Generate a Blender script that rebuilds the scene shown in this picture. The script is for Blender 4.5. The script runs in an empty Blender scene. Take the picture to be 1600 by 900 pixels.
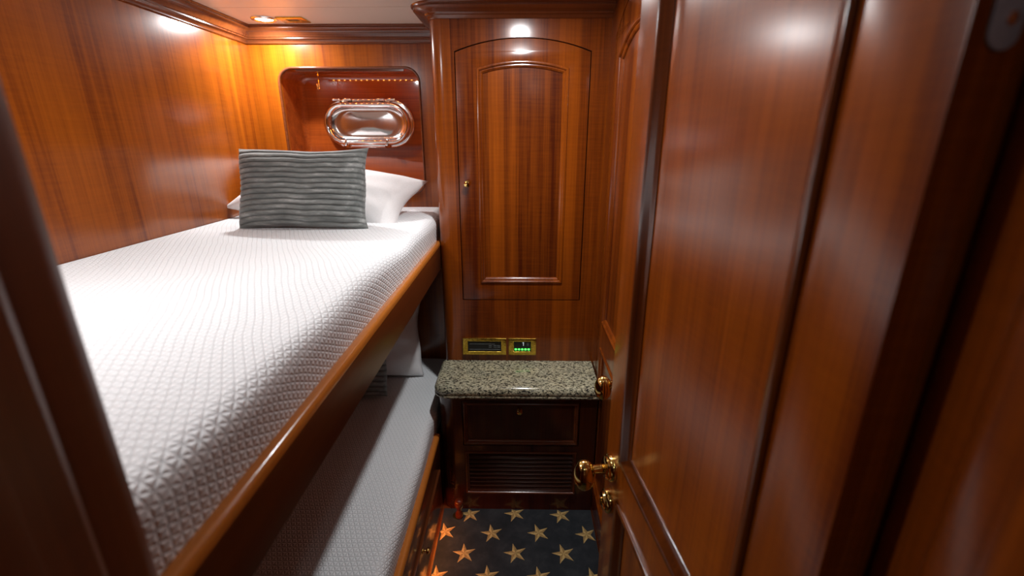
import bpy, bmesh, math, random
import numpy as np
from mathutils import Vector, Matrix
random.seed(4)
C = bpy.context.scene.collection
R = math.radians
PI = math.pi

# ------------------------------------------------------------------ camera, world, lights, exposure
cam_d = bpy.data.cameras.new('camera'); cam = bpy.data.objects.new('camera', cam_d); C.objects.link(cam)
cam.location = (0, 0, 1.5)
cam.rotation_euler = (R(90 - 18.07), 0, R(0.92))
cam_d.sensor_width = 36; cam_d.lens = 16; cam_d.clip_start = 0.01
cam_d.dof.use_dof = True; cam_d.dof.focus_distance = 1.55; cam_d.dof.aperture_fstop = 2.6
bpy.context.scene.camera = cam
w = bpy.data.worlds.new('world'); bpy.context.scene.world = w; w.use_nodes = True
w.node_tree.nodes['Background'].inputs[0].default_value = (0.9, 0.8, 0.7, 1)
w.node_tree.nodes['Background'].inputs[1].default_value = 0.05
vs = bpy.context.scene.view_settings
vs.view_transform = 'Standard'; vs.look = 'None'; vs.exposure = 0.0; vs.gamma = 1; vs.use_curve_mapping = False
LAMP_COL = (0.98, 0.99, 1.0)
#        x      y     soft power, downward beam power
LAMPS = [(-0.96, 1.92, 6.5, 3.0), (0.0, 1.36, 5.2, 12.5), (-0.78, 0.62, 4.8, 5.5)]
SPREAD = 180
CORRIDOR_POWER = 0.7
COURTESY_POWER = .5
CEIL = 1.93

# ------------------------------------------------------------------ node helpers
def new_mat(name):
    m = bpy.data.materials.new(name); m.use_nodes = True
    nt = m.node_tree; b = nt.nodes['Principled BSDF']
    return m, nt, b
def N(nt, t, **k):
    n = nt.nodes.new(t)
    for a, v in k.items(): setattr(n, a, v)
    return n
def math_n(nt, op, a, b=None, c=None):
    n = N(nt, 'ShaderNodeMath', operation=op)
    for i, v in enumerate((a, b, c)):
        if v is None: continue
        if isinstance(v, (int, float)): n.inputs[i].default_value = v
        else: nt.links.new(v, n.inputs[i])
    return n.outputs[0]
def ramp(nt, fac, stops):
    n = N(nt, 'ShaderNodeValToRGB'); nt.links.new(fac, n.inputs[0])
    e = n.color_ramp.elements
    e[0].position, e[0].color = stops[0][0], (*stops[0][1], 1)
    e[1].position, e[1].color = stops[-1][0], (*stops[-1][1], 1)
    for p, c in stops[1:-1]:
        q = e.new(p); q.color = (*c, 1)
    return n.outputs[0]
def mixc(nt, fac, a, b, mode='MIX'):
    n = N(nt, 'ShaderNodeMix', data_type='RGBA', blend_type=mode)
    for i, v in ((0, fac), (6, a), (7, b)):
        if isinstance(v, (int, float)): n.inputs[i].default_value = v
        elif isinstance(v, tuple): n.inputs[i].default_value = (*v, 1)
        else: nt.links.new(v, n.inputs[i])
    return n.outputs[2]

def wood(name, axis='z', light=(0.31, 0.068, 0.004), dark=(0.080, 0.012, 0.002), strip=0.075, rough=0.30, coat=0.16, seed=0.0, strips=1.0):
    m, nt, b = new_mat(name)
    tc = N(nt, 'ShaderNodeTexCoord'); sp = N(nt, 'ShaderNodeSeparateXYZ'); nt.links.new(tc.outputs['Object'], sp.inputs[0])
    x, y, z = sp.outputs
    if axis == 'z': across = math_n(nt, 'ADD', x, y); sc = (1, 1, 0.02)
    elif axis == 'y': across = math_n(nt, 'ADD', x, z); sc = (1, 0.02, 1)
    else: across = math_n(nt, 'ADD', y, z); sc = (0.02, 1, 1)
    def grain(scale, detail, rough_, dist=0.0):
        mp = N(nt, 'ShaderNodeMapping'); nt.links.new(tc.outputs['Object'], mp.inputs[0])
        mp.inputs['Scale'].default_value = sc; mp.inputs['Location'].default_value = (seed, seed * 1.7, seed * .3)
        n = N(nt, 'ShaderNodeTexNoise'); nt.links.new(mp.outputs[0], n.inputs[0])
        n.inputs['Scale'].default_value = scale; n.inputs['Detail'].default_value = detail
        n.inputs['Roughness'].default_value = rough_; n.inputs['Distortion'].default_value = dist
        return n.outputs[0]
    g1 = grain(28, 4, .6, .3); g2 = grain(160, 3, .6)
    sid = math_n(nt, 'FLOOR', math_n(nt, 'DIVIDE', math_n(nt, 'ADD', across, seed * .013), strip))
    wn = N(nt, 'ShaderNodeTexWhiteNoise', noise_dimensions='1D'); nt.links.new(math_n(nt, 'ADD', sid, seed), wn.inputs['W'])
    f = math_n(nt, 'ADD', math_n(nt, 'MULTIPLY', g1, .75), math_n(nt, 'MULTIPLY', g2, .45))
    f = math_n(nt, 'ADD', f, math_n(nt, 'MULTIPLY', math_n(nt, 'SUBTRACT', wn.outputs[0], .5), .34 * strips))
    # cross-grain ribbon figure
    mp = N(nt, 'ShaderNodeMapping'); nt.links.new(tc.outputs['Object'], mp.inputs[0])
    mp.inputs['Scale'].default_value = {'z': (14, 14, 160), 'y': (14, 160, 14), 'x': (160, 14, 14)}[axis]
    n3 = N(nt, 'ShaderNodeTexNoise'); nt.links.new(mp.outputs[0], n3.inputs[0]); n3.inputs['Scale'].default_value = 1; n3.inputs['Detail'].default_value = 2
    f = math_n(nt, 'ADD', f, math_n(nt, 'MULTIPLY', math_n(nt, 'SUBTRACT', n3.outputs[0], .5), .16))
    col = ramp(nt, f, [(.33, dark), (.60, tuple((a + c) / 2 for a, c in zip(light, dark))), (.92, light)])
    nt.links.new(col, b.inputs['Base Color'])
    b.inputs['Roughness'].default_value = rough
    b.inputs['Coat Weight'].default_value = 1.0; b.inputs['Coat Roughness'].default_value = coat
    b.inputs['IOR'].default_value = 1.45; b.inputs['Specular IOR Level'].default_value = 0.15
    return m
WZ = wood('mahogany_upright', 'z'); WY = wood('mahogany_lengthwise', 'y', light=(0.13, 0.030, 0.004), dark=(0.055, 0.010, 0.002), coat=.35, strips=.3, strip=.3); WX = wood('mahogany_crosswise', 'x', strips=.3, strip=.3)
WL = wood('mahogany_wall_veneer', 'z', light=(0.41, 0.098, 0.004), dark=(0.12, 0.019, 0.002), strip=0.085, seed=3.1, coat=.2, strips=.55)
WD = wood('mahogany_door_veneer', 'z', light=(0.46, 0.106, 0.003), dark=(0.15, 0.026, 0.002), strip=0.12, seed=7.7, strips=.45, coat=.2)
WM = wood('mahogany_moulding_shaded', 'z', light=(0.15, 0.034, 0.004), dark=(0.05, 0.010, 0.002), strip=.3, strips=.1)  # darker wood copy: dark reflection on the moulding slopes put into the colour
WP = wood('mahogany_panel_field', 'z', light=(0.29, 0.064, 0.004), dark=(0.065, 0.010, 0.002), seed=5.3, strip=.055)
WN = wood('mahogany_niche', 'x', light=(0.38, 0.075, 0.010), dark=(0.16, 0.026, 0.005), strip=.2, strips=.3, coat=.05, rough=.2)
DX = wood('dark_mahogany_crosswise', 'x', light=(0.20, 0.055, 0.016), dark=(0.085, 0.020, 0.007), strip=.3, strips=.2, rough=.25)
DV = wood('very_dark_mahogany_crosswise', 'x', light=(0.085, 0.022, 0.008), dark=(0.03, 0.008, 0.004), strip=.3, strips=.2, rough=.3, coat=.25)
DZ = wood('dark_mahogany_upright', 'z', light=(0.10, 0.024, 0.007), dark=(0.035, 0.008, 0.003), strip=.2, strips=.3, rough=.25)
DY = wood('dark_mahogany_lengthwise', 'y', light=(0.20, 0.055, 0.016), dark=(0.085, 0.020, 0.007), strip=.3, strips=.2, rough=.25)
CAP = wood('amber_rail_cap', 'y', light=(0.62, 0.21, 0.032), dark=(0.36, 0.10, 0.016), strip=.3, strips=.2, rough=.25)

def simple(name, col, rough=.5, metal=0.0, coat=0.0, noise=0.0, nscale=30, bump=0.0, emit=None, estr=0.0):
    m, nt, b = new_mat(name)
    tc = N(nt, 'ShaderNodeTexCoord'); n = N(nt, 'ShaderNodeTexNoise'); nt.links.new(tc.outputs['Object'], n.inputs[0])
    n.inputs['Scale'].default_value = nscale; n.inputs['Detail'].default_value = 3
    c = ramp(nt, n.outputs[0], [(.3, tuple(v * (1 - noise) for v in col)), (.7, tuple(min(1, v * (1 + noise)) for v in col))])
    nt.links.new(c, b.inputs['Base Color'])
    b.inputs['Roughness'].default_value = rough; b.inputs['Metallic'].default_value = metal; b.inputs['Coat Weight'].default_value = coat
    if bump:
        bn = N(nt, 'ShaderNodeBump'); bn.inputs['Strength'].default_value = bump; bn.inputs['Distance'].default_value = .002
        nt.links.new(n.outputs[0], bn.inputs['Height']); nt.links.new(bn.outputs[0], b.inputs['Normal'])
    if emit:
        b.inputs['Emission Color'].default_value = (*emit, 1); b.inputs['Emission Strength'].default_value = estr
    return m
CREAM = simple('cream_ceiling_panel', (.74, .66, .57), .35, coat=.2, noise=.02, nscale=4)
BRASS = simple('polished_brass', (.83, .60, .20), .10, 1.0, noise=.05)
HAMMER = simple('gold_plate', (.80, .55, .09), .22, 1.0, noise=.25, nscale=120, bump=.5)
CHROME = simple('polished_steel', (.80, .80, .83), .07, 1.0, noise=.02)
DEAD = simple('steel_cover', (.62, .60, .60), .16, 1.0, noise=.08, nscale=9, bump=.6)
GREYMETAL = simple('brushed_grey_steel', (.42, .44, .50), .5, .3, noise=.1)
BLACK = simple('black_plastic', (.012, .013, .014), .3, noise=.1)
DARKSHADOW = simple('gap_shadow', (.015, .006, .003), .8, noise=.1)  # near-black colour standing in for the shade inside cabinet gaps
GREEN = simple('green_led', (.05, .9, .1), .4, emit=(.1, 1, .12), estr=2.2)
WHITEMARK = simple('pale_print', (.7, .75, .75), .5, emit=(.7, .8, .85), estr=.35)
DIMMARK = simple('dim_print', (.22, .25, .25), .5)
LENS = simple('lamp_lens', (1, 1, 1), .4, emit=(1, .95, .88), estr=18)
LED = simple('amber_led', (1, .5, .1), .4, emit=(1, .36, .06), estr=70)
COURTESY = simple('red_courtesy_lens', (1, .2, .05), .4, emit=(1, .16, .02), estr=1.5)
LINEN = simple('white_pillow_linen', (.80, .79, .79), .85, noise=.03, nscale=200, bump=.15)
AMBER = simple('amber_lacquer', (.14, .022, .008), .12, coat=1.0, noise=.2)

def quilt_mat():
    m, nt, b = new_mat('white_quilted_cotton')
    uv = N(nt, 'ShaderNodeUVMap'); uv.uv_map = 'UVMap'
    sp = N(nt, 'ShaderNodeSeparateXYZ'); nt.links.new(uv.outputs[0], sp.inputs[0])
    p = 0.0135
    wn = N(nt, 'ShaderNodeTexNoise'); nt.links.new(uv.outputs[0], wn.inputs[0]); wn.inputs['Scale'].default_value = 5; wn.inputs['Detail'].default_value = 1
    wob = math_n(nt, 'MULTIPLY', math_n(nt, 'SUBTRACT', wn.outputs[0], .5), 1.0)
    a = math_n(nt, 'ADD', math_n(nt, 'DIVIDE', sp.outputs[0], p * 1.1), wob)
    c = math_n(nt, 'ADD', math_n(nt, 'DIVIDE', sp.outputs[1], p), wob)
    def d(v):
        fr = math_n(nt, 'FRACT', v)
        return math_n(nt, 'SUBTRACT', .5, math_n(nt, 'ABSOLUTE', math_n(nt, 'SUBTRACT', fr, .5)))
    half = math_n(nt, 'MULTIPLY', c, .5)
    d1 = d(c); d2 = d(math_n(nt, 'ADD', a, half)); d3 = d(math_n(nt, 'SUBTRACT', a, half))
    h = math_n(nt, 'MINIMUM', d1, math_n(nt, 'MINIMUM', d2, d3))
    h = math_n(nt, 'POWER', math_n(nt, 'MULTIPLY', h, 3.0), .6)
    bn = N(nt, 'ShaderNodeBump'); bn.inputs['Strength'].default_value = .8; bn.inputs['Distance'].default_value = .0030
    nt.links.new(h, bn.inputs['Height']); nt.links.new(bn.outputs[0], b.inputs['Normal'])
    col = ramp(nt, h, [(0, (.63, .64, .655)), (.35, (.84, .86, .875))])  # shade in the quilting creases painted into the base colour
    nt.links.new(col, b.inputs['Base Color']); b.inputs['Roughness'].default_value = .9
    return m
QUILT = quilt_mat()

def granite_mat():
    m, nt, b = new_mat('speckled_granite')
    tc = N(nt, 'ShaderNodeTexCoord')
    mp = N(nt, 'ShaderNodeMapping'); nt.links.new(tc.outputs['Object'], mp.inputs[0]); mp.inputs['Rotation'].default_value = (0, 0, .45); mp.inputs['Scale'].default_value = (.65, 1.3, 1)
    n1 = N(nt, 'ShaderNodeTexNoise'); nt.links.new(mp.outputs[0], n1.inputs[0]); n1.inputs['Scale'].default_value = 150; n1.inputs['Detail'].default_value = 6; n1.inputs['Roughness'].default_value = .72
    n2 = N(nt, 'ShaderNodeTexNoise'); nt.links.new(mp.outputs[0], n2.inputs[0]); n2.inputs['Scale'].default_value = 220; n2.inputs['Detail'].default_value = 4
    n3 = N(nt, 'ShaderNodeTexNoise'); nt.links.new(mp.outputs[0], n3.inputs[0]); n3.inputs['Scale'].default_value = 18; n3.inputs['Detail'].default_value = 3
    c1 = ramp(nt, n2.outputs[0], [(.30, (.24, .23, .17)), (.5, (.50, .47, .35)), (.68, (.78, .75, .62))])
    c2 = ramp(nt, n3.outputs[0], [(.35, (.78, .78, .72)), (.65, (1, .97, .84))])
    c = mixc(nt, 1.0, c1, c2, 'MULTIPLY')
    mask = ramp(nt, n1.outputs[0], [(.455, (1, 1, 1)), (.485, (0, 0, 0))])
    c = mixc(nt, mask, c, (.02, .02, .018))
    nt.links.new(c, b.inputs['Base Color']); b.inputs['Roughness'].default_value = .12
    return m
GRANITE = granite_mat()

def cord_mat():
    m, nt, b = new_mat('grey_corduroy_plush')
    tc = N(nt, 'ShaderNodeTexCoord')
    at = N(nt, 'ShaderNodeAttribute'); at.attribute_name = 'ridge'
    mp = N(nt, 'ShaderNodeMapping'); nt.links.new(tc.outputs['Object'], mp.inputs[0]); mp.inputs['Scale'].default_value = (10, 40, 40)
    n = N(nt, 'ShaderNodeTexNoise'); nt.links.new(mp.outputs[0], n.inputs[0]); n.inputs['Scale'].default_value = 1; n.inputs['Detail'].default_value = 4; n.inputs['Roughness'].default_value = .65
    c = ramp(nt, n.outputs[0], [(.35, (.13, .145, .14)), (.55, (.22, .24, .23)), (.72, (.42, .44, .43))])
    c = mixc(nt, at.outputs['Fac'], (.035, .04, .04), c)  # groove shade painted in: colour drops to near black between ridges
    nt.links.new(c, b.inputs['Base Color']); b.inputs['Roughness'].default_value = .8
    b.inputs['Sheen Weight'].default_value = .5; b.inputs['Sheen Roughness'].default_value = .4
    return m
CORD = cord_mat()

def carpet_mat():
    m, nt, b = new_mat('navy_carpet_pile')
    tc = N(nt, 'ShaderNodeTexCoord')
    n = N(nt, 'ShaderNodeTexNoise'); nt.links.new(tc.outputs['Object'], n.inputs[0]); n.inputs['Scale'].default_value = 12; n.inputs['Detail'].default_value = 6; n.inputs['Roughness'].default_value = .7
    c = ramp(nt, n.outputs[0], [(.3, (.010, .014, .018)), (.5, (.020, .025, .031)), (.75, (.045, .050, .055))])
    nt.links.new(c, b.inputs['Base Color']); b.inputs['Roughness'].default_value = .95
    n2 = N(nt, 'ShaderNodeTexNoise'); nt.links.new(tc.outputs['Object'], n2.inputs[0]); n2.inputs['Scale'].default_value = 500
    bn = N(nt, 'ShaderNodeBump'); bn.inputs['Strength'].default_value = .6; bn.inputs['Distance'].default_value = .002
    nt.links.new(n2.outputs[0], bn.inputs['Height']); nt.links.new(bn.outputs[0], b.inputs['Normal'])
    return m
CARPET = carpet_mat()
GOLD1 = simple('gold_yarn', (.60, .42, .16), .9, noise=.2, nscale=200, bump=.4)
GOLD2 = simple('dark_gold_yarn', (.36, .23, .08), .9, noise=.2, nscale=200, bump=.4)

# ------------------------------------------------------------------ mesh helpers
def tag(o, label=None, cat=None, group=None, kind=None):
    if label: o['label'] = label
    if cat: o['category'] = cat
    if group: o['group'] = group
    if kind: o['kind'] = kind
    return o
def empty(name, loc=(0, 0, 0), rz=0.0):
    o = bpy.data.objects.new(name, None); C.objects.link(o); o.location = loc; o.rotation_euler = (0, 0, rz); o.empty_display_size = .05
    return o
def link(name, me, mat, parent=None, smooth=False):
    o = bpy.data.objects.new(name, me); C.objects.link(o)
    for m in (mat if isinstance(mat, (list, tuple)) else [mat]): me.materials.append(m)
    if parent: o.parent = parent
    if smooth:
        me.polygons.foreach_set('use_smooth', [True] * len(me.polygons))
    me.update()
    return o
def obj(name, bm, mat, parent=None, smooth=False, angle=None):
    me = bpy.data.meshes.new(name)
    bmesh.ops.recalc_face_normals(bm, faces=bm.faces)
    if angle is not None:
        for f in bm.faces: f.smooth = True
        for e in bm.edges:
            if len(e.link_faces) == 2 and e.calc_face_angle(0) > R(angle): e.smooth = False
    bm.to_mesh(me); bm.free()
    return link(name, me, mat, parent, smooth)
def add_box(bm, lo, hi, bevel=0.0, seg=2):
    t = bmesh.new()
    bmesh.ops.create_cube(t, size=1)
    for v in t.verts:
        v.co = Vector([(lo[i] + hi[i]) / 2 + v.co[i] * (hi[i] - lo[i]) for i in range(3)])
    if bevel: bmesh.ops.bevel(t, geom=list(t.edges), offset=bevel, segments=seg, profile=.6, affect='EDGES')
    me = bpy.data.meshes.new('tmp'); t.to_mesh(me); t.free(); bm.from_mesh(me); bpy.data.meshes.remove(me)
    return bm
def box(lo, hi, bevel=0.0, seg=2): return add_box(bmesh.new(), lo, hi, bevel, seg)
def box_obj(name, lo, hi, mat, parent=None, bevel=0.0): return obj(name, box(lo, hi, bevel), mat, parent, angle=40 if bevel else None)
def frame_mat(origin, ux, uy):
    ux = Vector(ux).normalized(); uy = Vector(uy).normalized(); uz = ux.cross(uy)
    M = Matrix((ux, uy, uz)).transposed().to_4x4(); M.translation = Vector(origin); return M
def plate(name, outlines, d0, d1, mat, parent=None, M=None, bevel=0.0):
    """outlines: closed 2D loops (first outer, rest holes); solid between d0 and d1 along the frame's z"""
    cu = bpy.data.curves.new('t', 'CURVE'); cu.dimensions = '2D'; cu.fill_mode = 'BOTH'
    cu.extrude = abs(d1 - d0) / 2 - bevel; cu.bevel_depth = bevel; cu.bevel_resolution = 2; cu.offset = -bevel
    for lp in outlines:
        s = cu.splines.new('POLY'); s.points.add(len(lp) - 1); s.use_cyclic_u = True
        for p, q in zip(s.points, lp): p.co = (q[0], q[1], 0, 1)
    o = bpy.data.objects.new('t', cu); C.objects.link(o)
    dg = bpy.context.evaluated_depsgraph_get(); dg.update()
    me = bpy.data.meshes.new_from_object(o.evaluated_get(dg)); bpy.data.objects.remove(o); bpy.data.curves.remove(cu)
    me.materials.clear()
    bm = bmesh.new(); bm.from_mesh(me); bpy.data.meshes.remove(me)
    bmesh.ops.remove_doubles(bm, verts=bm.verts, dist=1e-6)
    mid = (d0 + d1) / 2
    for v in bm.verts: v.co.z += mid
    if M is not None: bmesh.ops.transform(bm, matrix=M, verts=bm.verts)
    return obj(name, bm, mat, parent, angle=35)
def sweep(bm, path, profile, closed=False, M=None, cap=True):
    """path: 2D points; profile: (offset to the left of travel, height along frame z)"""
    n = len(path); rings = []
    P = [Vector(p) for p in path]
    for i in range(n):
        a = P[i - 1] if (i > 0 or closed) else None
        b = P[(i + 1) % n] if (i < n - 1 or closed) else None
        d1 = (P[i] - a).normalized() if a is not None else None
        d2 = (b - P[i]).normalized() if b is not None else None
        if d1 is None: d1 = d2
        if d2 is None: d2 = d1
        n1 = Vector((-d1.y, d1.x)); n2 = Vector((-d2.y, d2.x)); m = (n1 + n2)
        m = m / max(.2, m.dot(n1)) if m.length > 1e-6 else n1
        ring = []
        for (o_, h) in profile:
            co = Vector((P[i].x + m.x * o_, P[i].y + m.y * o_, h))
            if M is not None: co = M @ co
            ring.append(bm.verts.new(co))
        rings.append(ring)
    k = len(profile)
    for i in range(n if closed else n - 1):
        r1, r2 = rings[i], rings[(i + 1) % n]
        for j in range(k - 1): bm.faces.new((r1[j], r1[j + 1], r2[j + 1], r2[j]))
        bm.faces.new((r1[k - 1], r1[0], r2[0], r2[k - 1]))
    if cap and not closed:
        bm.faces.new(rings[0]); bm.faces.new(rings[-1][::-1])
    return bm
def lathe(bm, prof, M=None, seg=28):
    """prof: (radius, height) about frame z"""
    rings = []
    for r, h in prof:
        if r < 1e-5:
            rings.append([bm.verts.new(Vector((0, 0, h)))])
        else:
            rings.append([bm.verts.new(Vector((r * math.cos(2 * PI * i / seg), r * math.sin(2 * PI * i / seg), h))) for i in range(seg)])
    for a, b in zip(rings, rings[1:]):
        for i in range(seg):
            j = (i + 1) % seg
            if len(a) == 1 and len(b) == 1: continue
            if len(a) == 1: bm.faces.new((a[0], b[i], b[j]))
            elif len(b) == 1: bm.faces.new((a[i], a[j], b[0]))
            else: bm.faces.new((a[i], a[j], b[j], b[i]))
    if len(rings[0]) > 1: bm.faces.new(rings[0][::-1])
    if len(rings[-1]) > 1: bm.faces.new(rings[-1])
    if M is not None:
        vs_ = [v for r in rings for v in r]
        bmesh.ops.transform(bm, matrix=M, verts=vs_)
    return bm
def tube(bm, pts, r, seg=10, closed=False):
    P = [Vector(p) for p in pts]; n = len(P); rings = []; prev = None
    for i in range(n):
        a = P[i - 1] if (i > 0 or closed) else P[i]; b = P[(i + 1) % n] if (i < n - 1 or closed) else P[i]
        t = (b - a).normalized()
        if prev is None: u = t.orthogonal().normalized()
        else: u = (prev - t * prev.dot(t)).normalized()
        prev = u; v = t.cross(u)
        rr = r[i] if isinstance(r, (list, tuple)) else r
        rings.append([bm.verts.new(P[i] + (u * math.cos(2 * PI * k / seg) + v * math.sin(2 * PI * k / seg)) * rr) for k in range(seg)])
    for i in range(n if closed else n - 1):
        A, B = rings[i], rings[(i + 1) % n]
        for k in range(seg): bm.faces.new((A[k], A[(k + 1) % seg], B[(k + 1) % seg], B[k]))
    if not closed: bm.faces.new(rings[0][::-1]); bm.faces.new(rings[-1])
    return bm
def rrect(x0, y0, x1, y1, r, n=8):
    pts = []
    for cx, cy, a0 in ((x1 - r, y0 + r, -90), (x1 - r, y1 - r, 0), (x0 + r, y1 - r, 90), (x0 + r, y0 + r, 180)):
        for i in range(n + 1):
            a = R(a0 + 90 * i / n); pts.append((cx + r * math.cos(a), cy + r * math.sin(a)))
    return pts
def rect(x0, y0, x1, y1): return [(x0, y0), (x1, y0), (x1, y1), (x0, y1)]
def arched(x0, y0, x1, ys, ya, n=24):
    """counter-clockwise loop: flat foot, straight sides up to ys, circular-segment head up to ya"""
    hw = (x1 - x0) / 2; s = ya - ys; rad = (hw * hw + s * s) / (2 * s); cx = (x0 + x1) / 2; cy = ya - rad
    a1 = math.atan2(ys - cy, hw); a2 = PI - a1
    return [(x0, y0), (x1, y0)] + [(cx + rad * math.cos(a1 + (a2 - a1) * i / n), cy + rad * math.sin(a1 + (a2 - a1) * i / n)) for i in range(n + 1)]
MOULD = [(0, -.002), (0, .003), (.002, .006), (.006, .0075), (.010, .006), (.012, .003), (.015, .0035), (.018, .0015), (.019, -.002)]
MOULD = [(-.004, 0), (-.003, .004), (0, .0055), (.004, .005), (.007, .002), (.008, -.001), (.011, -.0005), (.015, -.003), (.018, -.0065), (.0185, -.010), (-.004, -.010)]
MOULD_BIG = [(-.005, 0), (-.004, .004), (-.001, .0065), (.003, .0065), (.009, .003), (.018, -.003), (.025, -.0075), (.028, -.0085), (.0285, -.0115), (-.005, -.0115)]
CROWN = lambda w_, h_: [(0, 0), (0, h_)] + [(-w_ * a, h_ * b) for a, b in ((1, 1), (1, .93), (.93, .90), (.93, .80), (.86, .74), (.74, .70), (.62, .60), (.55, .48), (.50, .36), (.42, .33), (.42, .26), (.30, .22), (.20, .15), (.16, .10), (.16, .03), (.10, .0))]

# ------------------------------------------------------------------ room shell
XL, YB, XR, YC = -1.115, 2.05, 0.31, 1.74      # left wall, headboard wall, right wall, wardrobe face
YF = 0.30                                      # room side of the doorway wall
tag(box_obj('floor', (-1.25, -1.0, -.06), (1.2, 2.4, 0), DX), kind='structure')
bm = box((-1.25, -1.0, CEIL), (1.2, 1.765, CEIL + .05)); add_box(bm, (-1.25, 1.768, CEIL), (1.2, 2.4, CEIL + .05)); add_box(bm, (-1.25, 1.76, CEIL + .004), (1.2, 1.775, CEIL + .05))
tag(obj('ceiling', bm, CREAM), kind='structure')
tag(box_obj('wall_left', (XL - .08, .2, 0), (XL, 2.4, CEIL), WL), kind='structure')
# headboard wall with its recess
FB = frame_mat((0, YB, 0), (1, 0, 0), (0, 0, 1))   # frame z -> -y (towards the camera)
niche = rrect(-1.0, 1.275, -.42, 1.778, .055)
wb = tag(plate('wall_back', [rect(XL, 0, .45, CEIL), niche], -.02, 0, WL, None, FB), kind='structure')
bm = bmesh.new(); sweep(bm, niche, [(0, -.02), (0, -.150), (.002, -.161), (.007, -.170), (.014, -.176), (.022, -.1795), (.022, -.19), (-.01, -.19), (-.01, -.02)], closed=True, M=FB)
obj('niche_lining', bm, WN, wb, angle=40)
plate('niche_back', [rrect(-1.01, 1.265, -.41, 1.788, .06)], -.20, -.18, WN, wb, FB)
bm = bmesh.new(); sweep(bm, niche, [(-.008, 0), (-.007, .002), (-.003, .004), (.001, .002), (.002, -.004), (-.008, -.004)], closed=True, M=FB)
obj('niche_edge_bead', bm, DX, wb, angle=60)
# right wall with its doorway outline
FR = frame_mat((XR, 0, 0), (0, -1, 0), (0, 0, 1))  # local x = -Y, frame z -> -X
d2 = arched(-1.6565, .02, -1.0585, 1.8165, 1.9015)
tag(plate('wall_right', [rect(-1.80, 0, -.33, CEIL), d2], -.05, 0, WZ, None, FR), kind='structure')
# doorway wall: bunk-end bulkhead with stepped jamb, and the hinge side jamb
tag(obj('wall_front', box((XL - .1, .215, 0), (-.335, YF - .002, CEIL)), WZ), kind='structure')
bm = bmesh.new()
sec = [(-.345, .300), (-.325, .303), (-.316, .297), (-.313, .285), (-.313, .250), (-.300, .247), (-.296, .240), (-.296, .212), (-.290, .206), (-.290, .165), (-.30, .158), (-.315, .15), (-.345, .15)]
def prism(bm, sec, z0, z1):
    a = [bm.verts.new((x, y, z0)) for x, y in sec]; b = [bm.verts.new((x, y, z1)) for x, y in sec]
    for i in range(len(sec)): bm.faces.new((a[i], a[(i + 1) % len(sec)], b[(i + 1) % len(sec)], b[i]))
    bm.faces.new(a[::-1]); bm.faces.new(b)
DJ = wood('doorway_mahogany', 'z', light=(0.17, 0.042, 0.007), dark=(0.07, 0.014, 0.003), strip=.2, strips=.3, rough=.45, coat=.4)
prism(bm, sec, 0, CEIL); tag(obj('trim_1', bm, DJ, angle=50), kind='structure')
bm = bmesh.new()
sec = [(.335, .330), (.330, .330), (.326, .322), (.326, .306), (.322, .300), (.322, .276), (.312, .272), (.309, .266), (.309, .236), (.300, .230), (.298, .200), (.304, .192), (.335, .19)]
prism(bm, sec, 0, CEIL); tag(obj('trim_2', bm, WZ, angle=50), kind='structure')
tag(box_obj('wall_front', (.335, .19, 0), (1.1, .34, CEIL), WZ), kind='structure')
# corridor behind the camera
tag(box_obj('wall_corridor', (-1.25, -1.05, 0), (1.2, -.95, CEIL), WZ), kind='structure')
tag(box_obj('wall_corridor', (-.95, -.95, 0), (-.9, .2, CEIL), WZ), kind='structure')
tag(box_obj('wall_corridor', (.9, -.95, 0), (.95, .2, CEIL), WZ), kind='structure')
# crown mouldings
bm = bmesh.new(); F0 = Matrix.Translation((0, 0, CEIL - .062))
sweep(bm, [(XL, .28), (XL, YB), (-.31, YB)], [(-a if False else a, b) for a, b in CROWN(.05, .062)], M=F0)
tag(obj('trim_3', bm, DX, angle=35), kind='structure')

# ------------------------------------------------------------------ wardrobe
XW = -.3145; RC = .045
wr = tag(empty('wardrobe', (0, YC, .56)), 'built-in mahogany wardrobe with arched panel door above the granite shelf', 'wardrobe')
def wchild(o):
    return o
def shift(o, p):          # keep world-built mesh coordinates under a parent that stands elsewhere
    o.parent = p; o.matrix_parent_inverse = Matrix.Translation(-Vector(p.location)); return o
FW = frame_mat((0, YC, 0), (1, 0, 0), (0, 0, 1))
wd = arched(-.228, .880, .246, 1.789, 1.832)
wdi = arched(-.225, .883, .243, 1.786, 1.829)
shift(plate('face_frame', [rect(XW + RC, .56, XR, 1.90), wd], -.022, 0, WZ, None, FW), wr)
bm = bmesh.new()
arc = [(XW + RC - RC * math.sin(R(a)), YC + RC - RC * math.cos(R(a))) for a in range(0, 91, 9)]
prism(bm, arc + [(XW, YB + .0), (XW + .02, YB), (XW + .02, YC + RC), (XW + RC, YC + .02)], .56, 1.90)
shift(obj('side_panel', bm, WZ, angle=30), wr)
shift(box_obj('shadow_backing', (XW + .025, YC + .024, .57), (XR, YC + .06, 1.895), DARKSHADOW), wr)  # near-black slab added behind the face, painted shade for the door gap
dr = shift(plate('door', [wdi, arched(-.149, .957, .167, 1.733, 1.757)], -.020, 0, WZ, None, FW, bevel=.0012), wr)
o = plate('panel_field', [arched(-.151, .955, .169, 1.735, 1.759)], -.016, -.009, WP, None, FW); o.parent = dr
bm = bmesh.new(); sweep(bm, arched(-.149, .957, .167, 1.733, 1.757), MOULD, closed=True, M=FW)
dd = obj('panel_moulding', bm, WZ, angle=35); dd.parent = dr
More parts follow.
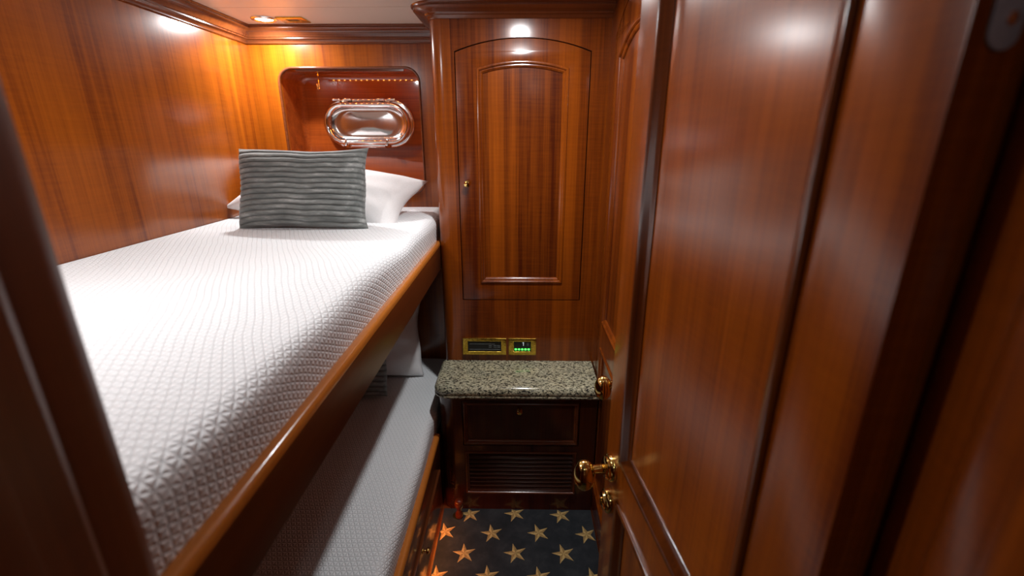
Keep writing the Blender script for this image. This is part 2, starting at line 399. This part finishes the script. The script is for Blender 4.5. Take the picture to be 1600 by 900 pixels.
def knob(name, loc, mat, parent, r=.011, L=.02, M=None):
    bm = bmesh.new()
    pr = [(r * .95, 0), (r * .95, .0015), (r * .45, .003), (r * .38, L * .45), (r * .7, L * .55), (r, L * .72), (r * .95, L * .88), (r * .6, L * .98), (0, L)]
    lathe(bm, pr, M @ Matrix.Identity(4) if M is not None else None)
    o = obj(name, bm, mat, angle=50); o.parent = parent; return o
k = knob('knob', None, BRASS, dr, .0125, .022, frame_mat((-.194, YC, 1.343), (1, 0, 0), (0, 0, 1))); k['label'] = 'small round polished brass knob'
# wardrobe crown
bm = bmesh.new()
q = .06; F1 = Matrix.Translation((0, 0, 1.89))
cp = [(0, -.002), (0, CEIL - 1.89)] + [(-a, b) for a, b in ((q + .002, .040), (q, .036), (q - .006, .033), (q - .006, .027), (q - .014, .022), (q - .024, .019), (.020, .014), (.018, .009), (.012, .007), (.010, .003), (.006, -.002))]
path = [(XW, YB)] + [(x, y) for x, y in arc[::-1]] + [(XR, YC)]
sweep(bm, path, [(-a, b) for a, b in cp] if False else cp, M=F1)
shift(obj('crown_moulding', bm, DX, angle=35), wr)
# gold framed radio and climate panel
def panel(name, x0, x1, label, cat):
    t = tag(empty(name, ((x0 + x1) / 2, YC, .639)), label, cat)
    shift(plate('frame', [rect(x0, .639, x1, .714), rect(x0 + .021 if x1 - x0 > .15 else x0 + .022, .654, x1 - .021, .700)], 0, .009, HAMMER, None, FW, bevel=.0015), t)
    return t
t = panel('radio', -.2336, -.052, 'black radio in a wide gold frame above the granite shelf', 'radio')
shift(plate('face', [rect(-.214, .652, -.071, .702)], -.0, .004, BLACK, None, FW), t)
bm = bmesh.new()
add_box(bm, (-.205, YC - .0052, .686), (-.100, YC - .004, .6875)); add_box(bm, (-.205, YC - .0052, .661), (-.078, YC - .004, .6622))
for x in (-.125, -.105, -.09):
    add_box(bm, (x, YC - .0052, .678), (x + .012, YC - .004, .6798)); add_box(bm, (x, YC - .0052, .671), (x + .012, YC - .004, .6725))
shift(obj('printed_marks', bm, DIMMARK), t)
t = panel('climate_control', -.042, .0725, 'gold framed climate panel with five green lit buttons', 'control panel')
shift(plate('face', [rect(-.022, .652, .054, .702)], -.0, .004, BLACK, None, FW), t)
for i in range(5):
    shift(obj('button_light', box((-.0165 + i * .0135, YC - .0062, .6595), (-.0075 + i * .0135, YC - .004, .6665), .0008), GREEN), t)
bm = bmesh.new(); add_box(bm, (.0185, YC - .0052, .680), (.0215, YC - .004, .6945)); add_box(bm, (.0155, YC - .0052, .692), (.0215, YC - .004, .6945))
shift(obj('display_digit', bm, WHITEMARK), t)
bm = bmesh.new(); add_box(bm, (.035, YC - .0052, .680), (.037, YC - .004, .694)); add_box(bm, (.040, YC - .0052, .680), (.0415, YC - .004, .694))
shift(obj('display_digit', bm, DIMMARK), t)

# ------------------------------------------------------------------ base cabinet and granite top
YD = 1.548
bc = tag(empty('base_cabinet', (0, YD, 0)), 'dark low cabinet with drop-front panel and louvred vent under the granite', 'cabinet')
FD = frame_mat((0, YD, 0), (1, 0, 0), (0, 0, 1))
XD = -.318; RD = .06
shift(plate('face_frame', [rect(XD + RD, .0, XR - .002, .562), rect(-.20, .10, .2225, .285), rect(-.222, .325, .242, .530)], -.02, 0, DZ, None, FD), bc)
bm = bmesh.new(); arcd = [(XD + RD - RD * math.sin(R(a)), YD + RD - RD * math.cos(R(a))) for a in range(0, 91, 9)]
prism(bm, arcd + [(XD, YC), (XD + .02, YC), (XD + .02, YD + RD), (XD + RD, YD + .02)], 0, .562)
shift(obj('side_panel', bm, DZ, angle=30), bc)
shift(box_obj('shadow_backing', (XD + .03, YD + .04, .01), (XR - .005, YD + .08, .55), DARKSHADOW), bc)  # near-black slab added as painted shade behind the panel gap and louvres
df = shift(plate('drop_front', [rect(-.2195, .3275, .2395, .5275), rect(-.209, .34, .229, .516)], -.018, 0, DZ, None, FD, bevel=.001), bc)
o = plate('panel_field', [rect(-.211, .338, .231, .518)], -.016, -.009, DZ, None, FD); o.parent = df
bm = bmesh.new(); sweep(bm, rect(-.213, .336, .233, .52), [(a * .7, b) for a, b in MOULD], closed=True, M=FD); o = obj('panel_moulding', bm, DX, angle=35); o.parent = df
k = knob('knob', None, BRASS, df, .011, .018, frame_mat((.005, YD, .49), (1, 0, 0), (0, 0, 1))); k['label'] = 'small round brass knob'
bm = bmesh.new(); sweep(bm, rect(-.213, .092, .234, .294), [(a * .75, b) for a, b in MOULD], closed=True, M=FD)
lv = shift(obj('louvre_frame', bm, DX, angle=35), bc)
for i in range(9):
    z = .112 + i * .0195
    bm = bmesh.new()
    add_box(bm, (-.2, -.011, -.0025), (.2225, .011, .0025), .002)
    bmesh.ops.transform(bm, matrix=Matrix.Translation((0, YD + .008, z)) @ Matrix.Rotation(R(38), 4, 'X'), verts=bm.verts)
    o = obj('slat', bm, DV, angle=35); o.parent = lv
# granite
zt = .609
def ctop(x0, y0, x1, y1, r, n=10):
    pts = [(x1, y0), (x1, y1), (x0, y1)]
    for i in range(n + 1):
        a = R(180 + 90 * i / n); pts.append((x0 + r + r * math.cos(a), y0 + r + r * math.sin(a)))
    return pts
g = bmesh.new()
def stack(bm, rings):
    vr = [[bm.verts.new((x, y, z)) for x, y in ring] for ring, z in rings]
    for a, b in zip(vr, vr[1:]):
        for i in range(len(a)): j = (i + 1) % len(a); bm.faces.new((a[i], a[j], b[j], b[i]))
    bm.faces.new(vr[0][::-1]); bm.faces.new(vr[-1])
rr = []
for ins, z in ((.006, .562), (.002, .5635), (0, .567), (0, .572), (.002, .5745), (.004, .5755), (.001, .578), (0, .583), (0, .589), (.0025, .597), (.007, .6035), (.013, .6075), (.020, zt)):
    rr.append((ctop(-.326 + ins, 1.508 + ins, XR - .004, YC - .001, .055 - ins * .5), z))
stack(g, rr)
tag(obj('granite_top', g, GRANITE, angle=40), 'speckled grey green granite slab with rounded corner on the low cabinet', 'worktop')

# ------------------------------------------------------------------ doors
def egg_handle(parent, M, label=None):
    """M frame: z out of the door, x along the door, y up"""
    h = obj('handle', lathe(bmesh.new(), [(.031, 0), (.031, .008), (.029, .011), (.026, .012), (.026, .017), (.022, .020), (.012, .021)], M), BRASS, parent, angle=45)
    if label: h['label'] = label
    bm = bmesh.new(); P = [M @ Vector(p) for p in ((0, 0, .016), (0, 0, .030), (0, -.001, .043), (.001, -.004, .054), (.002, -.010, .060))]
    tube(bm, P, [.0105, .0095, .0095, .011, .013], 18); o = obj('shank', bm, BRASS, smooth=True); o.parent = h
    bm = bmesh.new(); bmesh.ops.create_uvsphere(bm, u_segments=32, v_segments=20, radius=1)
    T = M @ Matrix.Translation((.002, -.014, .066)) @ Matrix.Rotation(R(12), 4, 'Z')
    for v in bm.verts:
        x, y, z = v.co
        v.co = T @ Vector((x * .023 * (1 - .12 * y), y * .036, z * .025))
    o = obj('egg_knob', bm, BRASS, smooth=True); o.parent = h
    return h
# the open cabin door
HX, HY = .278, .322; ang = R(6.25)
# local frame: x along the door from the hinge, y = into the slab, z up ; face looks to -x (world left)
d1 = tag(empty('door_1', (HX, HY, 0), R(90) + ang), kind='structure')
# local x -> world (-.109,.994); local y -> world (-.994,-.109) ; the visible face is at local y = 0, slab at y<0
W = .60
FF = frame_mat((0, 0, 0), (-1, 0, 0), (0, 0, 1))    # frame z -> (-1,0,0)x(0,0,1) = (0,1,0)
def fx(pts): return [(-x, y) for x, y in pts][::-1]
up = fx(arched(.098, .835, .504, 1.752, 1.84)); lo = fx(rect(.098, .14, .504, .725))
slab = plate('slab', [rect(-W, .015, 0, CEIL - .02), up, lo], -.038, 0, WD, d1, FF, bevel=.001)
plate('upper_panel_field', [fx(arched(.096, .833, .506, 1.754, 1.842))], -.030, -.0105, WD, d1, FF)
plate('lower_panel_field', [fx(rect(.096, .138, .506, .727))], -.030, -.0105, WD, d1, FF)
for pts, nm in ((up, 'upper_panel_moulding'), (lo, 'lower_panel_moulding')):
    bm = bmesh.new(); sweep(bm, pts, MOULD_BIG, closed=True, M=FF); obj(nm, bm, WM, d1, angle=35)
egg_handle(d1, frame_mat((.553, 0, .782), (-1, 0, 0), (0, 0, 1)), 'polished brass egg shaped lever knob')
bm = bmesh.new(); M = frame_mat((.553, 0, .688), (-1, 0, 0), (0, 0, 1))
lathe(bm, [(.028, 0), (.028, .010), (.026, .013), (.022, .014), (.021, .018), (.016, .020), (0, .020)], M)
o = obj('lock_rosette', bm, BRASS, d1, angle=45); o['label'] = 'round brass lock rosette'
add = bmesh.new(); add_box(add, (.5515, .019, .678), (.5545, .025, .698)); add_box(add, (.549, .019, .685), (.557, .021, .691)); q_ = obj('thumb_turn', add, BRASS); q_.parent = o
# hinge leaf on the door's hinge edge
bm = bmesh.new()
M = frame_mat((0, 0, 0), (0, -1, 0), (0, 0, 1)) # frame z -> (-1,0,0) out of the hinge edge
lf = rrect(.0115, 1.553, .0335, 1.75, .0105)
hl = plate('hinge_leaf', [lf], 0, .0022, GREYMETAL, d1, M, bevel=.0006); hl['label'] = 'grey steel hinge leaf'
bm = bmesh.new()
for z in (1.571, 1.66): lathe(bm, [(.0045, 0), (.0042, .0012), (.002, .0018), (0, .0018)], frame_mat((-.0022, -.024, z), (0, -1, 0), (0, 0, 1)))
o = obj('hinge_screw', bm, CHROME); o.parent = hl
# the closed door in the right wall
d2o = tag(empty('door_2', (XR, 1.36, 0)), kind='structure')
shift(plate('upper_panel_field', [arched(-1.572, .853, -1.143, 1.747, 1.802)], -.03, -.009, WP, None, FR), d2o)
shift(plate('lower_panel_field', [rect(-1.572, .148, -1.143, .75)], -.03, -.009, WP, None, FR), d2o)
s2 = shift(plate('slab', [arched(-1.652, .023, -1.063, 1.812, 1.897), arched(-1.57, .855, -1.145, 1.745, 1.80), rect(-1.57, .15, -1.145, .748)], -.04, 0, WZ, None, FR, bevel=.0012), d2o)
for pts, nm in ((arched(-1.57, .855, -1.145, 1.745, 1.80), 'upper_panel_moulding'), (rect(-1.57, .15, -1.145, .748), 'lower_panel_moulding')):
    bm = bmesh.new(); sweep(bm, pts, MOULD, closed=True, M=FR); shift(obj(nm, bm, WZ, angle=35), d2o)
bmh = egg_handle(None, frame_mat((XR, 1.165, .833), (0, -1, 0), (0, 0, 1)), 'polished brass egg shaped knob'); shift(bmh, d2o)

# ------------------------------------------------------------------ bunks
XO, XI = -.315, -.337
def bunk(name, ztop, zbot, label):
    t = tag(empty(name, (XO, 1.1, zbot)), label, 'bunk')
    shift(obj('rail_board', box((XI + .002, YF, zbot), (XO, YB if ztop > .8 else YD + .0, ztop - .014), .002), WY if ztop > .8 else DY, angle=40), t)
    bm = bmesh.new()
    pr = [(XO + .001, ztop - .016), (XO + .001, ztop - .008), (XO - .002, ztop - .002), (XO - .007, ztop), (XI + .006, ztop), (XI + .001, ztop - .003), (XI - .001, ztop - .008), (XI - .001, ztop - .016)]
    y1 = YB if ztop > .8 else YD
    a = [bm.verts.new((x, YF, z)) for x, z in pr]; b = [bm.verts.new((x, y1, z)) for x, z in pr]
    for i in range(len(pr)): bm.faces.new((a[i], a[(i + 1) % len(pr)], b[(i + 1) % len(pr)], b[i]))
    bm.faces.new(a[::-1]); bm.faces.new(b)
    shift(obj('rail_cap', bm, CAP, angle=50), t)
    return t
ub = bunk('upper_bunk', 1.115, 1.004, 'upper bunk with deep mahogany side rail and amber cap')
shift(box_obj('base_board', (XL, YF, 1.006), (XI, YB, 1.03), WY), ub)
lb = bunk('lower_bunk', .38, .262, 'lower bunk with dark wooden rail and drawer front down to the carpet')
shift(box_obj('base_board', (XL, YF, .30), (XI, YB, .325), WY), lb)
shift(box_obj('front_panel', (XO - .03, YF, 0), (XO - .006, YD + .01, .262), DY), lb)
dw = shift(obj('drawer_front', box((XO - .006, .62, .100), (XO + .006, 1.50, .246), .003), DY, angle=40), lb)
for y_ in (1.14,):
    bm = bmesh.new(); lathe(bm, [(.009, 0), (.009, .002), (.004, .004), (.004, .010), (.009, .013), (.0105, .018), (.008, .022), (0, .023)], frame_mat((XO + .006, y_, .225), (0, 1, 0), (0, 0, 1)))
    o = obj('knob', bm, BRASS, angle=50); o.parent = dw

def bedspread(name, ztop, zside, y1, label):
    rnd = random.Random(int(ztop * 100))
    # cross-section (x, z) with arc length, left to right, over the edge and down the side
    r = .034; xs = -.331
    sec = []
    n = 60
    for i in range(n + 1): sec.append((XL + .004 + (xs - r - XL - .004) * i / n, ztop))
    for i in range(1, 13):
        a = R(90 - 90 * i / 12); sec.append((xs - r + r * math.cos(a), ztop - r + r * math.sin(a)))
    m = 8
    for i in range(1, m + 1): sec.append((xs - .010 * (i / m) ** 1.5, ztop - r - (ztop - r - zside) * i / m))
    s = [0]
    for a, b in zip(sec, sec[1:]): s.append(s[-1] + math.hypot(b[0] - a[0], b[1] - a[1]))
    ny = 150; bm = bmesh.new(); uvl = bm.loops.layers.uv.new('UVMap')
    y0 = YF + .002
    grid = []; ph = [rnd.uniform(0, 6) for _ in range(6)]
    for j in range(ny + 1):
        v = j / ny; y = y0 + (y1 - y0) * v; row = []
        for i, (x, z) in enumerate(sec):
            edge = max(0, min(1, (x + .60) / .26))
            dz = .004 * math.sin(y * 7 + ph[0]) * math.sin(x * 6 + ph[1]) + .003 * math.sin(y * 13 + x * 5 + ph[2])
            dz -= .005 * (edge ** 2) * (1 if i <= n + 12 else .3) * (.5 + .5 * math.sin(y * 5 + ph[3]))
            dx = 0
            if i > n: dx = (.0015 * math.sin(y * 9 + ph[4]) + .001 * math.sin(y * 23 + ph[5])) * min(1, (i - n) / 8)
            if i > n + 12: dx = min(dx, .001)
            e = min(1, (y1 - y) / .03); dzb = -.02 * (1 - e) ** 2
            row.append(bm.verts.new((x + dx, y, z + dz * min(1, (x - XL) * 12) + dzb)))
        grid.append(row)
    for j in range(ny):
        for i in range(len(sec) - 1):
            f = bm.faces.new((grid[j][i], grid[j][i + 1], grid[j + 1][i + 1], grid[j + 1][i]))
            for lp, (jj, ii) in zip(f.loops, ((j, i), (j, i + 1), (j + 1, i + 1), (j + 1, i))):
                lp[uvl].uv = (s[ii], y0 + (y1 - y0) * jj / ny)
    # close the body down to the bunk board
    zb = zside
    lo = [[bm.verts.new((grid[j][i].co.x, grid[j][i].co.y, zb)) for j in (0, ny)] for i in range(len(sec))]
    for i in range(len(sec) - 1):
        bm.faces.new((grid[0][i], lo[i][0], lo[i + 1][0], grid[0][i + 1])); bm.faces.new((grid[ny][i], grid[ny][i + 1], lo[i + 1][1], lo[i][1]))
        bm.faces.new((lo[i][0], lo[i][1], lo[i + 1][1], lo[i + 1][0]))
    return tag(obj(name, bm, QUILT, smooth=True), label, 'bedspread')
bedspread('quilted_bedspread', 1.212, 1.032, YB - .003, 'white quilted bedspread covering the upper bunk')
bedspread('quilted_bedspread', .47, .33, YB - .003, 'white quilted bedspread on the shaded lower bunk')

# ------------------------------------------------------------------ pillows
def pillow(name, w_, h_, t_, M, mat, label, ridges=0, ears=.05, nu=70, nv=56, seed=1, sag=0.0, wr_=0.0, piping=False):
    rnd = random.Random(seed); ph = [rnd.uniform(0, 6.28) for _ in range(12)]
    if ridges: nu, nv = 90, ridges * 12
    bm = bmesh.new(); lay = bm.verts.layers.float.new('ridge')
    def pos(i, j, side):
        u = -1 + 2 * i / nu; v = -1 + 2 * j / nv
        # outline pulls in between the corners
        px = u * (1 - ears * (1 - v * v) ** 1.0); py = v * (1 - ears * 1.4 * (1 - u * u) ** 1.0)
        px += .012 * math.sin(v * 5 + ph[0]) * abs(u) ** 3; py += .018 * math.sin(u * 4 + ph[1]) * abs(v) ** 3
        th = max(0, (1 - u ** 4)) ** .55 * max(0, (1 - v ** 4)) ** .55
        th *= (1 - .35 * abs(u * v))
        z = side * t_ / 2 * th
        val = 1.0
        if wr_:
            fall = math.exp(-((abs(u) - 1) ** 2) * 5)
            z += side * wr_ * th * (math.sin(u * 9 + v * 3 + ph[2]) * .6 + math.sin(v * 11 - u * 6 + ph[3]) * .5 + math.sin((u + v) * 17 + ph[4]) * .25) * (.4 + fall)
        if ridges:
            wv = v + .012 * math.sin(u * 5 + ph[5]) + .008 * math.sin(u * 11 + ph[6])
            f = ((wv + 1) / 2 * ridges) % 1
            rdg = max(0, math.sin(PI * f)) ** .5
            z += side * .0070 * rdg * min(1, th * 3); val = min(1, rdg ** 1.1 * 1.05)
        x = px * w_ / 2; y = py * h_ / 2 - sag * (1 - u * u) * (1 - abs(v))
        return Vector((x, y, z)), val
    G = {}
    for side in (1, -1):
        for i in range(nu + 1):
            for j in range(nv + 1):
                bd = i in (0, nu) or j in (0, nv)
                if side == -1 and bd: G[(side, i, j)] = G[(1, i, j)]; continue
                co, val = pos(i, j, side); vv = bm.verts.new(M @ co); vv[lay] = val; G[(side, i, j)] = vv
    for side in (1, -1):
        for i in range(nu):
            for j in range(nv):
                q4 = [G[(side, i, j)], G[(side, i + 1, j)], G[(side, i + 1, j + 1)], G[(side, i, j + 1)]]
                if side == -1: q4 = q4[::-1]
                bm.faces.new(q4)
    o = obj(name, bm, mat, smooth=True)
    return tag(o, label, 'pillow')
def PM(loc, lean, rz=0, roll=0):   # pillow stands upright facing -Y, leaning back by `lean`
    return Matrix.Translation(loc) @ Matrix.Rotation(R(rz), 4, 'Z') @ Matrix.Rotation(R(90 - lean), 4, 'X') @ Matrix.Rotation(R(roll), 4, 'Z')
pillow('corduroy_pillow', .445, .278, .135, PM((-.735, 1.565, 1.338), 17, 0, 0), CORD, 'grey ridged corduroy pillow propped on the upper bunk', ridges=15, ears=.06, seed=3)
pillow('white_pillow', .70, .34, .17, PM((-.752, 1.81, 1.294), 60, 1, -13), LINEN, 'plump white pillow behind the grey corduroy one on the upper bunk', ears=.11, seed=5, wr_=.004)
pillow('white_pillow', .60, .36, .13, PM((-.735, 1.87, .640), 14, 3, 2), LINEN, 'white pillow in the shade at the head of the lower bunk', ears=.06, seed=9, wr_=.005)
pillow('corduroy_pillow', .42, .27, .10, PM((-.755, 1.70, .605), 20, 1, 0), CORD, 'dark corduroy pillow half hidden on the lower bunk', ridges=12, ears=.04, seed=12)

# ------------------------------------------------------------------ porthole
YN = YB + .18
FP = frame_mat((0, YN, 0), (1, 0, 0), (0, 0, 1))
pw = tag(empty('window_1', (-.695, YN, 1.571)), kind='structure')
def stadium(cx, cz, w_, h_, n=20):
    r = h_ / 2; a = w_ / 2 - r
    return [(cx + a + r * math.cos(R(-90 + 180 * i / n)), cz + r * math.sin(R(-90 + 180 * i / n))) for i in range(n + 1)] + \
           [(cx - a + r * math.cos(R(90 + 180 * i / n)), cz + r * math.sin(R(90 + 180 * i / n))) for i in range(n + 1)]
cx, cz = -.695, 1.571
bm = bmesh.new()
sweep(bm, stadium(cx, cz, .42, .215), [(0, 0), (.0, .006), (.003, .010), (.010, .012), (.018, .010), (.022, .012), (.030, .026), (.036, .026), (.036, 0)], closed=True, M=FP)
shift(obj('flange', bm, CHROME, angle=50), pw)
bm = bmesh.new()
sweep(bm, stadium(cx - .003, cz - .002, .392, .182), [(0, .024), (-.002, .030), (.001, .038), (.007, .043), (.014, .043), (.019, .038), (.026, .032), (.030, .022), (.004, .022)], closed=True, M=FP)
ring = shift(obj('opening_ring', bm, CHROME, angle=60), pw)
# domed steel storm cover inside the ring
bm = bmesh.new(); rings_ = []
for k_, dpt in ((1, .020), (.93, .013), (.85, .010), (.7, .0125), (.45, .016), (.2, .018)):
    rings_.append([bm.verts.new(FP @ Vector((x, y, dpt))) for x, y in stadium(cx - .003, cz - .002, .345 * k_ if k_ > .5 else .345 * k_ , .134 * k_)])
for a, b in zip(rings_, rings_[1:]):
    for i in range(len(a)): bm.faces.new((a[i], a[(i + 1) % len(a)], b[(i + 1) % len(a)], b[i]))
bm.faces.new(rings_[-1])
shift(obj('storm_cover', bm, DEAD, smooth=True), pw)
for x in (-.80, -.61):
    bm = bmesh.new(); M = frame_mat((x, YN, 1.478), (1, 0, 0), (0, 0, 1))
    lathe(bm, [(.012, .0), (.012, .012), (.016, .016), (.016, .030), (.010, .036), (.006, .050), (0, .052)], M, 20)
    add_box(bm, (x - .005, YN - .045, 1.478), (x + .005, YN - .02, 1.502), .002)
    o = shift(obj('dog_clamp', bm, CHROME, angle=45), pw)
for x in (-.83, -.78, -.63, -.58):
    bm = bmesh.new(); tube(bm, [(x - .016, YN - .022, 1.672), (x + .016, YN - .022, 1.672)], .007, 14)
    shift(obj('hinge_barrel', bm, CHROME, angle=45), pw)
# amber strip of small lamps tucked under the head of the recess
ls = tag(empty('light_strip', (-.7, YB + .03, 1.775)), 'row of tiny amber lamps under the head of the porthole recess', 'light strip')
shift(obj('channel', box((-.93, YB + .006, 1.768), (-.48, YB + .020, 1.779), .001), DX), ls)
for i in range(16):
    x = -.90 + i * .027
    bm = bmesh.new(); bmesh.ops.create_uvsphere(bm, u_segments=10, v_segments=6, radius=.0035, matrix=Matrix.Translation((x, YB + .024, 1.7735)))
    shift(obj('lamp', bm, LED, smooth=True), ls)
# hook
bm = bmesh.new()
hx, hy = -.865, YB + .07
pts = [(hx, hy, 1.776), (hx, hy, 1.72)] + [(hx, hy - .009 + .009 * math.cos(R(a)), 1.712 + .0 - .009 * math.sin(R(a))) for a in range(0, 190, 20)] + [(hx, hy - .018, 1.722)]
tube(bm, pts, .0022, 8); lathe(bm, [(.008, 0), (.008, .003), (.003, .004)], Matrix.Translation((hx, hy, 1.7735)), 14)
bmesh.ops.create_uvsphere(bm, u_segments=10, v_segments=8, radius=.0035, matrix=Matrix.Translation((hx, hy - .018, 1.723)))
tag(obj('coat_hook', bm, BRASS, smooth=True), 'thin brass hook hanging inside the porthole recess', 'hook')

# ------------------------------------------------------------------ ceiling fittings
def downlight(x, y, power, beam, label):
    t = tag(empty('ceiling_light', (x, y, CEIL)), label, 'ceiling light')
    bm = bmesh.new(); n = Matrix.Translation((0, 0, 0)) @ Matrix.Rotation(PI, 4, 'X')
    prof = [(.030, -.0), (.046, .0), (.047, .002), (.044, .005), (.038, .006), (.033, .004), (.030, .001)]
    seg = 36; rg = [[bm.verts.new((r_ * math.cos(2 * PI * i / seg), r_ * math.sin(2 * PI * i / seg), -h)) for i in range(seg)] for r_, h in prof]
    for a, b in zip(rg, rg[1:] + rg[:1]):
        for i in range(seg): bm.faces.new((a[i], a[(i + 1) % seg], b[(i + 1) % seg], b[i]))
    obj('rim', bm, CHROME, t, angle=50)
    bm = bmesh.new(); lathe(bm, [(0, -.0005), (.032, -.0005), (.031, -.002), (.02, -.004), (0, -.005)], seg=30)
    obj('lens', bm, LENS, t, smooth=True)
    ld = bpy.data.lights.new('lamp_light', 'AREA'); ld.shape = 'DISK'; ld.size = .055; ld.energy = power; ld.color = LAMP_COL; ld.spread = R(SPREAD)
    lo_ = bpy.data.objects.new('lamp_light', ld); C.objects.link(lo_); lo_.parent = t; lo_.location = (0, 0, -.0075)
    if beam:
        ld = bpy.data.lights.new('lamp_beam', 'SPOT'); ld.shadow_soft_size = .022; ld.energy = beam; ld.color = LAMP_COL; ld.spot_size = R(105); ld.spot_blend = .8
        lo_ = bpy.data.objects.new('lamp_beam', ld); C.objects.link(lo_); lo_.parent = t; lo_.location = (0, 0, -.03)
    return t
downlight(*LAMPS[0], 'round recessed light above the upper bunk pillows beside the brass vent')
downlight(*LAMPS[1], 'round recessed light over the carpeted walkway')
downlight(*LAMPS[2], 'round recessed light over the foot of the upper bunk')
downlight(0.1, -.5, CORRIDOR_POWER, 0, 'round recessed light in the corridor outside the cabin door')
vt = tag(empty('ceiling_vent', (-.855, 1.93, CEIL)), 'square gold plate with dark centre in the ceiling beside the light', 'ceiling fitting')
FCe = frame_mat((-.855, 1.93, CEIL), (1, 0, 0), (0, -1, 0))   # frame z -> -z
shift(plate('plate', [rect(-.05, -.04, .05, .04), rect(-.022, -.018, .022, .018)], 0, .004, HAMMER, None, FCe, bevel=.001), vt)
shift(plate('dark_lens', [rect(-.023, -.019, .023, .019)], 0, .002, BLACK, None, FCe), vt)

# ------------------------------------------------------------------ floor things
def star_pts(cx, cy, r0, r1, rot):
    return [(cx + (r0 if i % 2 == 0 else r1) * math.cos(rot + i * PI / 5), cy + (r0 if i % 2 == 0 else r1) * math.sin(rot + i * PI / 5)) for i in range(10)]
bm = box((XO + .002, -.9, .0), (XR - .002, YD + .0, .006))
for f in bm.faces: f.material_index = 0
row = 0; y = 1.52
while y > -.1:
    off = -.20 if row % 2 == 0 else -.294 - .188 * 0
    for kx in range(-1, 4):
        x = off + .188 * kx + random.uniform(-.004, .004); yy = y + random.uniform(-.004, .004)
        if x - .02 < XO or x + .02 > XR: continue
        rot = R(103 + random.uniform(-6, 6)); sp_ = star_pts(x, yy, .046, .0165, rot)
        sp_ = [(min(max(a, XO + .004), XR - .004), min(b, YD - .002)) for a, b in sp_]
        c = bm.verts.new((x, yy, .0085)); vs_ = [bm.verts.new((a, b, .0066)) for a, b in sp_]
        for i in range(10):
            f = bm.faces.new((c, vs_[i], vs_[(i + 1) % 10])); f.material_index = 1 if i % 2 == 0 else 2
    y -= .0965; row += 1
me = bpy.data.meshes.new('carpet'); bm.to_mesh(me); bm.free()
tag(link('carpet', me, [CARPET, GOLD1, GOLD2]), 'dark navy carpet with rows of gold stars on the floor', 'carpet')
ds = tag(empty('door_stop', (-.243, 1.505, .006)), 'small amber turned peg standing on the carpet by the low cabinet', 'door stop')
bm = bmesh.new(); lathe(bm, [(.015, 0), (.0175, .003), (.0175, .012), (.016, .020), (.012, .028), (.010, .036), (.011, .044), (.0165, .052), (.0185, .064), (.018, .078), (.014, .086), (0, .089)]); obj('peg', bm, AMBER, ds, smooth=True)
bm = bmesh.new(); lathe(bm, [(.003, 0), (.003, .004), (0, .005)], frame_mat((.006, -.0135, .07), (1, 0, 0), (0, 0, 1)), 12); o = obj('screw', bm, BRASS, ds)
# amber courtesy strip tucked under the drawer lip
ct = tag(empty('courtesy_light', (XO, 1.28, .09)), 'orange courtesy strip light tucked under the lower bunk drawer', 'light')
shift(obj('channel', box((XO - .006, .98, .094), (XO + .001, 1.50, .100), .001), BRASS), ct)
shift(obj('lens', box((XO - .0055, .985, .0925), (XO + .0005, 1.495, .0945), .0004), COURTESY), ct)
ld = bpy.data.lights.new('courtesy_beam', 'AREA'); ld.shape = 'RECTANGLE'; ld.size = .006; ld.size_y = .50; ld.energy = COURTESY_POWER; ld.color = (1, .28, .03)
lo_ = bpy.data.objects.new('courtesy_beam', ld); C.objects.link(lo_); lo_.location = (XO - .0015, 1.24, .0915); lo_.rotation_euler = (0, R(-35), 0)
lo_.parent = ct; lo_.matrix_parent_inverse = Matrix.Translation(-Vector(ct.location))
